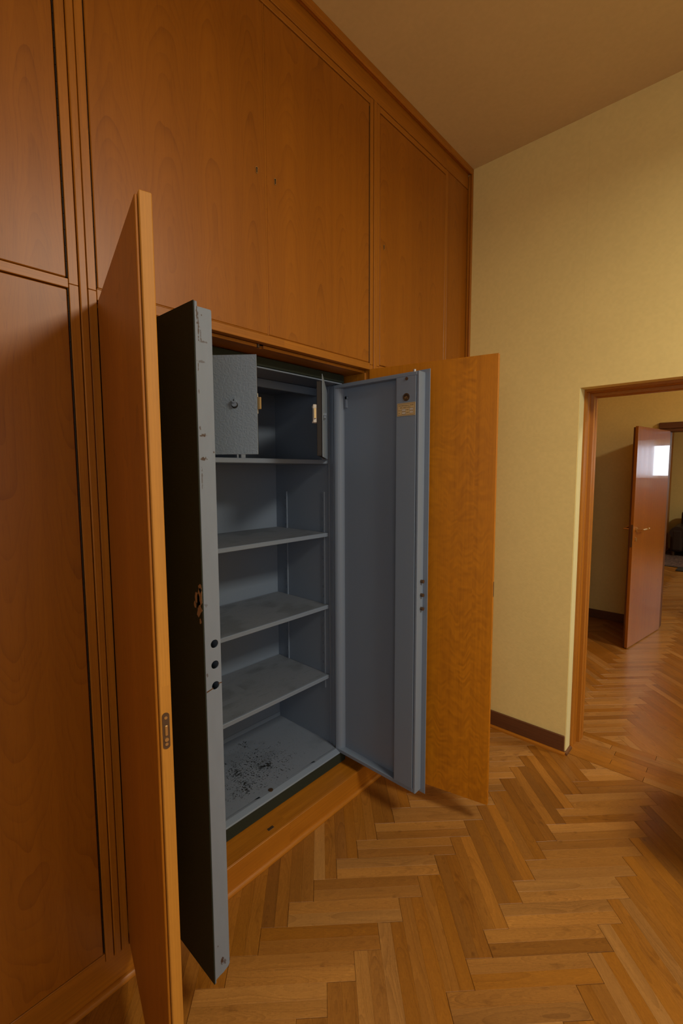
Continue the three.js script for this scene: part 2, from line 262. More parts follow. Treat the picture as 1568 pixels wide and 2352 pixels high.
// floor: herringbone in pairs of oak strips, plank border in the doorway
const floor = structGroup('floor');
part('subfloor', [cbox(XL - 0.2, XE + 0.2, -0.2, -0.0075, -1.0, ZB + 0.2, 0)], M.joint, floor);
const L = 0.411, WB = 0.0911, SW = WB / 2, GAP = 0.0006, CH = 0.0007;
function clipPoly(poly, x0, x1, z0, z1) {
  for (const [ax, v, s] of [[0, x0, 1], [0, x1, -1], [1, z0, 1], [1, z1, -1]]) {
    const out = []; for (let i = 0; i < poly.length; i++) { const a = poly[i], b = poly[(i + 1) % poly.length], da = s * (a[ax] - v), db = s * (b[ax] - v); if (da >= 0) out.push(a); if (da * db < 0) { const t = da / (da - db); out.push(a.map((q, k) => q + (b[k] - q) * t)); } }
    poly = out; if (poly.length < 3) return null;
  } return poly;
}
// a strip from its outline [x, z, u, v]: top face, chamfer, sides
function stripGeo(poly, row, lift) {
  const cx = poly.reduce((s, p) => s + p[0], 0) / poly.length, cz = poly.reduce((s, p) => s + p[1], 0) / poly.length, pos = [], nor = [], uv = [];
  const shrink = (p, d) => { const dx = p[0] - cx, dz = p[1] - cz, l = Math.hypot(dx, dz) || 1, q = Math.min(0.4, d * 1.6 / l); return [p[0] - dx * q, p[1] - dz * q, p[2], p[3]]; };
  const T = (p) => [clamp(p[2] / L, 0.004, 0.996), (row + clamp(0.06 + 0.88 * p[3] / SW, 0.06, 0.94)) / ROWS];
  const put = (p, y, n) => { pos.push(p[0], y, p[1]); nor.push(...n); uv.push(...T(p)); };
  const a = poly.map((p) => shrink(p, GAP)), b = poly.map((p) => shrink(p, GAP + CH)), n = poly.length;
  let area = 0; for (let i = 0; i < n; i++) { const p = poly[i], q = poly[(i + 1) % n]; area += p[0] * q[1] - q[0] * p[1]; } const cw = area > 0;
  for (let i = 1; i < n - 1; i++) for (const q of cw ? [b[0], b[i + 1], b[i]] : [b[0], b[i], b[i + 1]]) put(q, lift, [0, 1, 0]);
  for (let i = 0; i < n; i++) { const j = (i + 1) % n, ex = a[j][0] - a[i][0], ez = a[j][1] - a[i][1], l = Math.hypot(ex, ez) || 1, s = cw ? 1 : -1, o = [s * ez / l, 0, -s * ex / l], m = [o[0] * 0.7, 0.71, o[2] * 0.7];
    const Q = [[a[i], lift - CH, m], [a[j], lift - CH, m], [b[j], lift, m], [b[i], lift, m]], S = [[a[i], lift - 0.008, o], [a[j], lift - 0.008, o], [a[j], lift - CH, o], [a[i], lift - CH, o]];
    for (const F of [Q, S]) for (const k of cw ? [0, 3, 2, 0, 2, 1] : [0, 1, 2, 0, 2, 3]) put(...F[k]); }
  const g = new THREE.BufferGeometry(); g.setAttribute('position', new THREE.Float32BufferAttribute(pos, 3)); g.setAttribute('normal', new THREE.Float32BufferAttribute(nor, 3)); g.setAttribute('uv', new THREE.Float32BufferAttribute(uv, 2)); return g;
}
camera.updateMatrixWorld(); camera.updateProjectionMatrix();
const frustum = new THREE.Frustum().setFromProjectionMatrix(new THREE.Matrix4().multiplyMatrices(camera.projectionMatrix, camera.matrixWorldInverse.copy(camera.matrixWorld).invert()));
function herringbone(x0, x1, z0, z1, ox, oz, seed) {     // ox, oz: where the corner of one crosswise pair lies
  const R = rng(seed), out = [], c = Math.SQRT1_2, toW = (p, q) => [ox + (p - q) * c, oz + (p + q) * c];
  const ext = Math.max(x1 - x0, z1 - z0) + 1, n = Math.ceil(ext / (WB * Math.SQRT2)) + 6, m = Math.ceil(ext / (L * Math.SQRT2)) + 3;
  for (let j = -m; j <= m; j++) for (let i = -n; i <= n; i++) {
    const P = -i * WB + j * L, Q = i * WB + j * L;
    for (const dir of [0, 1]) for (const half of [0, 1]) {
      const p0 = dir ? P + L - WB + half * SW : P, q0 = dir ? Q + WB : Q + half * SW;
      const loc = dir ? [[0, 0], [SW, 0], [SW, L], [0, L]] : [[0, 0], [L, 0], [L, SW], [0, SW]];
      const poly = loc.map(([a, b]) => { const w = toW(p0 + a, q0 + b); return [w[0], w[1], dir ? b : a, dir ? a : b]; });
      const q = R(), row = (dir ? (q < 0.22 ? 0 : 12) : (q < 0.8 ? 0 : 12)) + Math.floor(R() * 12), tone = R(), rev = R() < 0.5, lift = (R() - 0.5) * 0.0005;  // crosswise boards mostly take lighter rows, the others darker: grain sheen put into colour
      if (rev) for (const q of poly) { q[2] = L - q[2]; q[3] = SW - q[3]; }
      const cut = clipPoly(poly, x0, x1, z0, z1); if (!cut) continue;
      const cx = cut.reduce((s, q) => s + q[0], 0) / cut.length, cz = cut.reduce((s, q) => s + q[1], 0) / cut.length;
      out.push({ cut, row, tone, lift, cx, cz, dir });
    } }
  return out;
}
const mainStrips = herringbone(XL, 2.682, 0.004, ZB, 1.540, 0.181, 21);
const camP = camera.position;
for (const s of mainStrips) {     // how large each strip shows in the photograph
  const d = Math.hypot(s.cx - camP.x, camP.y, s.cz - camP.z), inView = s.cut.some((q) => frustum.containsPoint(new THREE.Vector3(q[0], 0, q[1])));
  let a = 0; for (let i = 0; i < s.cut.length; i++) { const p = s.cut[i], q = s.cut[(i + 1) % s.cut.length]; a += p[0] * q[1] - q[0] * p[1]; }
  s.size = inView ? Math.abs(a) / (d * d * d) : 0; if (s.size && Math.abs(a) < 0.0006) s.size = 0;
}
const ranked = [...mainStrips].sort((a, b) => b.size - a.size), single = new Set(ranked.slice(0, 300).filter((s) => s.size > 0));
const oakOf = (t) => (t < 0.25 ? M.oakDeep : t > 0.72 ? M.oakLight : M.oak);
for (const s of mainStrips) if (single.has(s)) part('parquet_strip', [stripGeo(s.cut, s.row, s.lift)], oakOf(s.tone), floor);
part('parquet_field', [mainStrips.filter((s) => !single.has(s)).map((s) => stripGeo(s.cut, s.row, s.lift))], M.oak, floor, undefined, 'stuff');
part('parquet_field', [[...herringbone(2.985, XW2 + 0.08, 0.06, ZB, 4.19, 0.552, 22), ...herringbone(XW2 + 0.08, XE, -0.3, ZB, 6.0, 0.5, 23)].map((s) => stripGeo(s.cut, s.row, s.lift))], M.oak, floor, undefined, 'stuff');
{ const R = rng(31);
  for (let k = 0; k < 6; k++) { const xa = 2.684 + k * 0.0501, xb = xa + 0.0501, far = xa > 2.86; let z = (far ? 0.1 : D0) - (k % 2 ? 0.16 : 0), zEnd = far ? 2.4 : D1;
    while (z < zEnd) { const zb = Math.min(z + 0.37, zEnd), za = Math.max(z, far ? 0.06 : D0); if (zb - za > 0.02) part('border_plank', [stripGeo([[xa, za, 0, 0], [xb, za, 0, SW], [xb, zb, L * (zb - za) / 0.41, SW], [xa, zb, L * (zb - za) / 0.41, 0]], Math.floor(R() * ROWS), (R() - 0.5) * 0.0004)], oakOf(R()), floor); z += 0.37; } } }

// skirting of the far wall and its quarter-round bead
const quarter = (r, sx) => { const p = [[0, 0]]; for (let i = 0; i <= 6; i++) { const a = i * Math.PI / 12; p.push([sx * r * Math.cos(a), r * Math.sin(a)]); } return p; };
{ const b = structGroup('baseboard_far', [XW, 0, 0.33]);
  part('board', [cbox(XW - 0.014, XW, 0.0, 0.104, 0.032, D0 - 0.002, 0.003, 'z')], M.darkwood, b);
  part('bead', [prism(quarter(0.016, -1).map(([a, y]) => [XW - 0.014 + a, y]), 'z', 0.004, D0 + 0.006, 'z')], M.solid, b);
  part('bead', [prism(quarter(0.016, 1).map(([z, y]) => [D0 + z, y]), 'x', XW - 0.014, 2.75, 'x')], M.darkwood, b); }
{ const b = structGroup('baseboard_hall', [XW2, 0, 0.3]); part('board', [cbox(XW2 - 0.015, XW2, 0, 0.09, 0.06, E0 - 0.07, 0.003, 'z')], M.darkwood, b); }

// lining of the doorway: moulded jambs and head
{ const t = structGroup('trim_1', [2.82, 0, 1.11]);
  const prof = [[2.745, D0], [2.745, D0 + 0.012], [2.79, D0 + 0.012], [2.793, D0 + 0.007], [2.797, D0 + 0.007], [2.8, D0 + 0.013], [2.838, D0 + 0.013], [2.84, D0 + 0.028], [2.872, D0 + 0.028], [2.876, D0 + 0.023], [2.88, D0 + 0.023], [2.884, D0 + 0.03], [2.915, D0 + 0.03], [2.915, D0]];
  part('jamb', [prism(prof, 'y', 0, DT - 0.012, 'y', 0.03)], M.solid, t);
  part('jamb', [prism(prof.map(([x, z]) => [x, D0 + D1 - z]).reverse(), 'y', 0, DT - 0.012, 'y', 0.11)], M.solid, t);
  part('head', [prism(prof.map(([x, z]) => [x, DT - (z - D0)]).reverse(), 'z', D0, D1, 'z', 0.05)], M.solid, t);
  part('casing', [cbox(XH, XH + 0.018, 0, DT + 0.07, D0 - 0.07, D0 + 0.004, 0.002), cbox(XH, XH + 0.018, 0, DT + 0.07, D1 - 0.004, D1 + 0.07, 0.002), cbox(XH, XH + 0.018, DT - 0.004, DT + 0.07, D0, D1, 0.002, 'z')], M.solid, t); }
{ const t = structGroup('trim_2', [XW2, 0, 1.16]);
  part('casing', [cbox(XW2 - 0.02, XW2, 0, ET + 0.085, E0 - 0.06, E0 + 0.02, 0.003), cbox(XW2 - 0.02, XW2, 0, ET + 0.085, E1 - 0.02, E1 + 0.06, 0.003)], M.darkwood, t);
  part('head', [cbox(XW2 - 0.03, XW2, ET + 0.03, ET + 0.088, E0 - 0.065, E1 + 0.065, 0.003, 'z'), cbox(XW2 - 0.022, XW2 + 0.16, ET, ET + 0.028, E0 - 0.03, E1 + 0.03, 0.003, 'z')], M.darkwood, t);
  part('lining', [cbox(XW2, XW2 + 0.16, 0, ET, E0, E0 + 0.022, 0.002), cbox(XW2, XW2 + 0.16, 0, ET, E1 - 0.022, E1, 0.002)], M.darkwood, t); }

// ---------------------------------------------------------------- built-in wardrobe wall
const wb = thing('built_in_wardrobe', 'wall-high reddish brown veneered wardrobe with two lower doors open around a steel safe', 'wardrobe', [0.5, 0, 0]);
const DT2 = 0.022;
function keyhole(x, y, parent) {
  const out = [], inn = [], R = 0.0052; for (let i = 0; i <= 20; i++) { const a = -0.9 + i * (Math.PI + 1.8) / 20; out.push([R * Math.cos(a), 0.006 + R * Math.sin(a)]); inn.push([0.6 * R * Math.cos(a), 0.006 + 0.6 * R * Math.sin(a)]); }
  out.push([-0.004, -0.011], [0, -0.0125], [0.004, -0.011]); inn.push([-0.0022, -0.0095], [0.0022, -0.0095]);
  const ring = part('keyhole', [prism(out.map(([a, b]) => [x + a, y + b]), 'z', -0.002, 0.0008, 'y', 0, 0, [inn.map(([a, b]) => [x + a, y + b])]), prism(inn.map(([a, b]) => [x + a, y + b]), 'z', -0.002, 0.0001)], M.black, parent, 'small brass keyhole');
  part('keyhole_rim', [prism(out.map(([a, b]) => [x + a, y + b]), 'z', 0.0006, 0.0018, 'y', 0, 0, [inn.map(([a, b]) => [x + a, y + b])])], M.brass, ring.parent);
}
function upsideDown(g) { const u = g.attributes.uv; for (let i = 0; i < u.count; i++) u.setY(i, 2.25 - u.getY(i)); return g; }
function closedDoor(x0, x1, y0, y1, uo, vo, key, turn) {
  const b = cbox(x0, x1, y0, y1, -DT2, 0, 0.0022, 'y', uo, vo), d = part('door', [turn ? upsideDown(b) : b], M.veneer, wb);
  if (key) keyhole(...key, d); return d;
}
const dUL = closedDoor(-0.146, 0.4462, 2.1125, 3.2345, 0.164, -2.05);
const dLL = closedDoor(-0.146, 0.4462, 0.1445, 2.0825, 0.11, 0.0, undefined, true);
const dA = closedDoor(0.5245, 1.1205, 2.1065, 3.2345, -0.5145, -1.9, [1.082, 2.667]);
const dB = closedDoor(1.1265, 1.7195, 2.1065, 3.2345, -0.855, -1.42, [1.166, 2.664]);
const dC = closedDoor(1.8015, 2.3975, 2.1065, 3.2345, -1.6, -1.95, [1.831, 2.659]);
closedDoor(1.8015, 2.3975, 0.1445, 2.0825, -1.5, 0);
closedDoor(-0.822, -0.226, 2.1125, 3.2375, 0.4, -2.0); closedDoor(-0.822, -0.226, 0.1445, 2.0825, 0.4, 0.05);
// piano hinges in the door gaps
function pianoHinge(x, y0, y1, parent) { const g = []; for (let y = y0; y < y1 - 0.01; y += 0.04) g.push(cyl('y', x, y + 0.0195, -0.0035, 0.0015, 0.0385, 8)); g.push(cbox(x - 0.0012, x + 0.0012, y0, y1, -0.012, -0.006, 0)); part('hinge', g, M.hinge, parent); }
pianoHinge(0.4494, 2.114, 3.236, dUL); pianoHinge(0.4494, 0.147, 2.08, dLL); pianoHinge(0.5215, 2.108, 3.236, dA); pianoHinge(1.7232, 2.108, 3.236, dB);
// stiles: a proud middle fillet between two flat strips
function stile(x0, x1, uo) {
  const a = x0 + 0.0245, b = x1 - 0.0225;
  part('stile', [cbox(a + 0.0012, b - 0.0012, 0.113, 3.268, -0.03, 0.003, 0.0022, 'y', uo)], M.solid, wb);
  for (const [p, q] of [[0.113, 2.0975], [2.0983, 3.2675]]) { part('stile_strip', [cbox(x0, a - 0.0012, p, q, -0.03, 0, 0.0012, 'y', uo + 0.05, q)], M.solid, wb); part('stile_strip', [cbox(b + 0.0012, x1, p, q, -0.03, 0, 0.0012, 'y', uo + 0.1, q * 0.7)], M.solid, wb); }
}
stile(0.452, 0.5205, 0.02); stile(1.7268, 1.799, 0.13); stile(-0.222, -0.149, 0.07); stile(-0.9, -0.826, 0.05);
const rail = (x0, x1, y0, y1, z1, uo, name = 'rail', m = M.solid) => part(name, [cbox(x0, x1, y0, y1, -0.028, z1, 0.0014, 'x', uo)], m, wb);
rail(-0.148, 0.451, 2.0865, 2.1105, 0, 0.03, 'rail', M.solid); rail(-0.825, -0.224, 2.0865, 2.1105, 0, 0.06); rail(0.5215, 1.7262, 2.0735, 2.1035, 0, 0.09); rail(1.8, 2.3985, 2.0735, 2.1035, 0, 0.1);
rail(-0.148, 0.451, 0.1135, 0.1425, 0, 0.02); rail(-0.825, -0.224, 0.1135, 0.1425, 0, 0.04); rail(1.8, 2.3985, 0.1135, 0.1425, 0, 0.07);
part('bead', [cbox(0.5225, 1.1175, 2.1032, 2.1058, -0.02, 0.0005, 0.0008, 'x', 0.02), cbox(1.12, 1.7225, 2.1032, 2.1058, -0.02, -0.002, 0.0008, 'x', 0.08)], M.solid, wb);
part('bead', [cbox(1.1206, 1.1262, 2.104, 3.237, -0.02, -0.001, 0.0012)], M.solid, wb);
for (const [a, b] of [[-0.148, 0.451], [0.5215, 1.7262], [1.8, 2.3985], [-0.825, -0.224]]) rail(a, b, 3.2405, 3.2655, 0, a, 'top_rail');
part('end_panel', [cbox(2.427, 2.661, 0.113, 3.2675, -0.03, -0.0015, 0.0015, 'y', 0.03, -1)], M.veneer, wb);
part('stile_strip', [cbox(2.3995, 2.4245, 0.113, 3.2675, -0.03, 0, 0.0013, 'y', 0.06)], M.solid, wb);
part('fascia', [cbox(XL, 2.656, 3.2695, 3.356, -0.03, 0.0015, 0.0014, 'x', 0.07)], M.solid, wb);
part('cornice', [prism([[-0.03, H - 0.001], [-0.03, 3.354], [0.001, 3.354], [0.004, 3.352], [0.016, 3.350], [0.018, 3.346], [0.022, 3.344], [0.029, 3.347], [0.03, 3.352], [0.03, H - 0.001]], 'x', XL, 2.6675, 'x', 0.02)], M.solid, wb);
part('end_trim', [prism([[2.663, -0.03], [2.6675, -0.03], [2.6675, 0.03], [2.656, 0.03], [2.654, 0.026], [2.656, 0.02], [2.6585, 0.016], [2.6585, 0.003], [2.663, 0.0]].reverse(), 'y', 0.0, 3.3445, 'y', 0.05)], M.solid, wb);
part('plinth', [cbox(XL, 2.655, 0.0, 0.1055, -0.1, -0.012, 0.002, 'x', 0.02)], M.solid, wb);
part('quarter_round', [prism(quarter(0.017, 1).map(([z, y]) => [z - 0.012, y]), 'x', XL, 2.638, 'x', 0.11)], M.solid, wb);
part('side_filler', [cbox(XL, -0.903, 0.1, 3.268, -0.03, -0.001, 0.001, 'y', 0.2)], M.veneer, wb);
// carcass and the lining of the open bay
part('carcass', [cbox(XL, 2.66, 0.0, 3.36, -0.715, -0.70, 0), cbox(XL, 0.4, 3.3, 3.36, -0.7, -0.03, 0), cbox(0.484, 0.505, 0.1, 3.3, -0.7, -0.03, 0, 'y', 0.1), cbox(1.733, 1.754, 0.1, 3.3, -0.7, -0.03, 0, 'y', 0.1), cbox(2.63, 2.655, 0.1, 3.3, -0.7, -0.03, 0), cbox(0.505, 1.733, 2.09, 2.105, -0.7, -0.028, 0, 'x'), cbox(XL, 2.66, 3.28, 3.36, -0.7, -0.03, 0), cbox(0.505, 1.733, 0.0, 0.1, -0.7, -0.1, 0, 'x')], M.solid, wb);
part('threshold', [cbox(0.5215, 1.7255, 0.092, 0.1063, -0.067, -0.0155, 0.0022, 'x', 0.04)], M.solid, wb);
part('threshold', [cbox(0.5215, 1.7255, 0.09, 0.1045, -0.19, -0.0675, 0.0022, 'x', 0.14, 0.4)], M.solid, wb);
{ const s = part('door_stop', [cbox(0.5215, 1.092, 2.0615, 2.0735, -0.15, -0.03, 0.0015, 'x', 0.03), cbox(1.122, 1.7255, 2.0615, 2.0735, -0.15, -0.03, 0.0015, 'x', 0.09), cbox(1.09, 1.124, 2.0617, 2.0735, -0.15, -0.042, 0.001, 'x', 0.05)], M.solid, wb);
  part('catch', [cyl('y', 1.1, 2.068, -0.034, 0.006, 0.012, 14)], M.bronze, s); }
part('strike_plate', [cbox(1.112, 1.142, 0.1055, 0.1068, -0.056, -0.041, 0.0008), cyl('y', 1.127, 0.1069, -0.048, 0.004, 0.0012, 12)], M.bronze, wb);
part('bay_lining', [cbox(1.716, 1.733, 0.104, 2.0615, -0.7, -0.022, 0.001, 'y', 0.07)], M.solid, wb);
part('bay_lining', [cbox(0.505, 0.521, 0.104, 2.0615, -0.7, -0.022, 0.001, 'y', 0.02)], M.solid, wb);

// the two open wooden doors (x along the door, z towards the face that is seen)
{ const F = frameAt(0.522, 0.0, -14.6), at = (g) => g.applyMatrix4(F), w = 0.6;
  const d = part('door', [at(cbox(0.004, w - 0.004, 0.128, 2.068, -0.0048, 0, 0.0012, 'y', 0.02, 0.1))], M.veneer, wb, 'open left-hand lower door, reddish outer face towards the left');
  part('door_core', [at(cbox(0.0, w, 0.114, 2.0755, -0.0278, -0.0064, 0.0016, 'y', 0.05)), at(cbox(0.004, w - 0.008, 0.13, 2.064, -0.0068, -0.0046, 0))], M.pale, d, 'pale wooden edge of the open door');
  const lock = []; for (let i = 0; i <= 24; i++) { const a = i * Math.PI / 12; lock.push([-0.0163 + 0.0065 * Math.cos(a), 1.113 + (i > 12 ? -0.029 : 0.029) + 0.0065 * Math.sin(a)]); }
  const toEdge = new THREE.Matrix4().makeRotationY(-Math.PI / 2);   // not used for placing: the plate is swept along x directly
  part('lock_plate', [at(prism(lock.slice(0, 24).map(([z, y]) => [z, y]), 'x', w - 0.001, w + 0.0012, 'y'))], M.bronze, d, 'dark bronze lock plate');
  part('latch', [at(cbox(w, w + 0.0035, 1.104, 1.124, -0.0192, -0.0138, 0.001)), at(cyl('x', w + 0.0012, 1.139, -0.0163, 0.003, 0.002, 10)), at(cyl('x', w + 0.0012, 1.087, -0.0163, 0.003, 0.002, 10)), at(cyl('x', w + 0.0015, 1.0965, -0.0163, 0.0038, 0.004, 10))], M.brass, d); }
{ const F = frameAt(1.722, 0.0, 12.5), at = (g) => g.applyMatrix4(F), w = 0.587;
  const d = part('door', [at(cbox(0.0, w, 0.1135, 2.0755, -0.0213, 0, 0.0016, 'y', 0.1, 0.05))], M.ripple, wb, 'open right-hand lower door, rippled yellow-brown inner face');
  part('door_facing', [at(cbox(0.004, w - 0.006, 0.128, 2.068, -0.0276, -0.0228, 0.001, 'y', 0.3, 0.1)), at(cbox(0.004, w - 0.01, 0.13, 2.064, -0.023, -0.021, 0))], M.pale, d);
  part('strike_plate', [at(cbox(w - 0.0005, w + 0.001, 1.06, 1.125, -0.0175, -0.006, 0.0005))], M.bronze, d); }

// ---------------------------------------------------------------- the steel safe
const safe = thing('steel_safe', 'tall grey steel safe, dark green outside, standing open and empty in the wardrobe', 'safe', [1.155, 0.105, -0.4]);
const SX0 = 0.63, SX1 = 1.68, IX0 = 0.653, IX1 = 1.657, IB = -0.615;
part('front_frame', [cbox(SX0, SX1, 2.0205, 2.0565, -0.16, -0.122, 0.002), cbox(SX0, SX1, 0.1065, 0.162, -0.16, -0.122, 0.002, 'x'), cbox(SX0, IX0, 0.16, 2.022, -0.64, -0.17, 0), cbox(IX1 + 0.004, SX1, 0.16, 2.022, -0.64, -0.17, 0), cbox(SX0, SX1, 2.04, 2.056, -0.64, -0.16, 0), cbox(SX0, SX1, 0.106, 0.15, -0.64, -0.16, 0), cbox(SX0, SX1, 0.11, 2.05, -0.645, -0.632, 0)], M.green, safe, 'dark green outer shell');
part('liner', [cbox(IX0 - 0.004, IX0, 0.165, 2.0205, IB, -0.165, 0), cbox(IX1, IX1 + 0.004, 0.165, 2.0205, IB, -0.165, 0), cbox(IX0, IX1, 0.165, 2.0205, -0.632, IB, 0), cbox(IX0, IX1, 2.014, 2.0205, IB, -0.15, 0), cbox(IX1 - 0.005, IX1, 0.17, 2.01, -0.205, -0.2, 0.001), cbox(IX1 - 0.007, IX1 + 0.002, 0.17, 2.01, -0.183, -0.166, 0.002), cbox(IX0, IX0 + 0.007, 0.17, 2.01, -0.183, -0.166, 0.002), cbox(IX0, IX1, 0.175, 0.2, IB, IB + 0.003, 0.001)], M.steel, safe);
part('frame_lip', [cbox(SX0 + 0.01, SX1 - 0.01, 2.0125, 2.0185, -0.15, -0.124, 0.0015, 'x')], M.steel, safe);
part('frame_lip', [prism([[-0.16, 0.15], [-0.123, 0.15], [-0.122, 0.1625], [-0.125, 0.1665], [-0.148, 0.1755], [-0.16, 0.1755]], 'x', SX0 + 0.004, SX1 - 0.01, 'x')], M.steel, safe);
{ const g = new THREE.PlaneGeometry(IX1 - IX0, 0.46).rotateX(-Math.PI / 2); const uv = g.attributes.uv; for (let i = 0; i < uv.count; i++) uv.setXY(i, uv.getX(i) * 1.0, (1 - uv.getY(i)) < 0.5 ? 0.46 : 0); 
  const f = cbox(IX0, IX1, 0.16, 0.1755, -0.6148, -0.147, 0), p = f.attributes.position, u = f.attributes.uv; for (let i = 0; i < p.count; i++) u.setXY(i, p.getX(i) - IX0, -0.147 - p.getZ(i));
  const fl = part('safe_floor', [f], M.safeFloor, safe); part('hinge_socket', [cyl('y', 1.215, 0.1764, -0.155, 0.011, 0.003, 20), cyl('y', 1.215, 0.1775, -0.155, 0.007, 0.003, 20)], M.bronze, fl); }
const shelfTops = [1.2885, 0.9165, 0.5465];
shelfTops.forEach((y, i) => {
  const plate = cbox(IX0 + 0.003, IX1 - 0.003, y - 0.003, y, IB + 0.006, -0.209, 0.0006), p = plate.attributes.position, u = plate.attributes.uv; for (let k = 0; k < p.count; k++) u.setXY(k, p.getX(k) + 0.37 * i, p.getZ(k) + 0.17 * i);
  const s = part('shelf', [plate], M.shelf, safe); part('shelf_lip', [cbox(IX0 + 0.003, IX1 - 0.003, y - 0.0195, y + 0.0003, -0.2195, -0.2075, 0.002, 'x'), cbox(IX0 + 0.004, IX1 - 0.004, y - 0.018, y - 0.002, IB + 0.006, IB + 0.012, 0.001, 'x')], M.steel, s);
});
for (const [z, y0, y1] of [[-0.243, 0.468, 1.495], [-0.53, 0.468, 1.49]]) {     // slotted bars that carry the shelves
  const holes = []; for (let y = y0 + 0.03; y < y1 - 0.03; y += 0.05) holes.push([[z - 0.002, y], [z - 0.002, y + 0.016], [z - 0.008, y + 0.016], [z - 0.008, y]]);
  for (const [x, s] of [[IX1, -1], [IX0, 1]]) part('shelf_bar', [prism([[z - 0.011, y0], [z + 0.009, y0], [z + 0.009, y1], [z - 0.011, y1]], 'x', Math.min(x, x + s * 0.004), Math.max(x, x + s * 0.004), 'y', 0, 0, holes), cbox(Math.min(x, x + s * 0.007), Math.max(x, x + s * 0.007), y0, y1, z + 0.002, z + 0.010, 0.001)], M.steel, safe);
}
// locker in the top of the safe
const LB = 1.6345;
part('locker_floor', [cbox(IX0 + 0.002, IX1 - 0.002, LB, LB + 0.0205, IB + 0.004, -0.2075, 0.002, 'x')], M.steel, safe);
part('locker_frame', [cbox(1.137, 1.160, LB + 0.02, 1.99, -0.225, -0.2085, 0.0015), cbox(1.122, 1.130, LB + 0.02, LB + 0.046, -0.232, -0.216, 0.001), cbox(1.614, IX1, LB + 0.004, 2.0, -0.224, -0.2085, 0.0015), cbox(IX0, 0.69, LB + 0.004, 2.0, -0.224, -0.2085, 0.0015), cbox(IX0, IX1, 1.975, 2.012, -0.3, -0.285, 0.0015, 'x'), cbox(1.15, 1.154, LB + 0.02, 2.0, IB, -0.225, 0)], M.steel, safe);
function lockerDoor(x, z, deg, mirror) {   // x along the door from its hinge, z out of the outer face
  const F = frameAt(x, z, deg); if (mirror) F.multiply(new THREE.Matrix4().makeScale(1, 1, -1)); const at = (g) => { g.applyMatrix4(F); return mirror ? flip(g) : g; }, w = 0.452, y0 = 1.6555, y1 = 1.978;
  const d = part('locker_door', [at(cbox(0, w, y0, y1, -0.0022, 0, 0.0006))], M.hammer, safe);
  part('locker_door_back', [at(cbox(0.004, w - 0.004, y0 + 0.004, y0 + 0.007, -0.02, -0.002, 0)), at(cbox(0.004, w - 0.004, y1 - 0.03, y1 - 0.027, -0.02, -0.002, 0)), at(cbox(w - 0.03, w - 0.004, y0 + 0.004, y1 - 0.027, -0.0235, -0.002, 0.001))], M.primer, d, 'dark back of the locker door');
  part('lock_case', [at(cbox(w - 0.052, w - 0.006, 1.79, 1.862, -0.04, -0.023, 0.003)), at(cyl('z', w - 0.045, 1.856, -0.042, 0.004, 0.006, 10)), at(cyl('z', w - 0.045, 1.796, -0.042, 0.004, 0.006, 10))], M.white, d, 'pale metal lock case');
  part('bolt', [at(cbox(w - 0.02, w + 0.006, 1.806, 1.846, -0.034, -0.026, 0.001))], M.brass, d, 'brass bolt');
  part('key_cylinder', [at(cyl('z', w - 0.075, 1.818, 0.004, 0.0075, 0.01, 22)), at(cyl('z', w - 0.075, 1.829, 0.005, 0.0068, 0.014, 22))], M.steel, d); part('key_slot', [at(cbox(w - 0.0763, w - 0.0737, 1.828, 1.8345, 0.0118, 0.0124, 0)), at(cyl('z', w - 0.075, 1.8165, 0.0006, 0.0105, 0.0014, 22))], M.black, d);
}
lockerDoor(0.665, -0.2, 90 - 51.6, false);
lockerDoor(1.645, -0.2, -48.5, true);
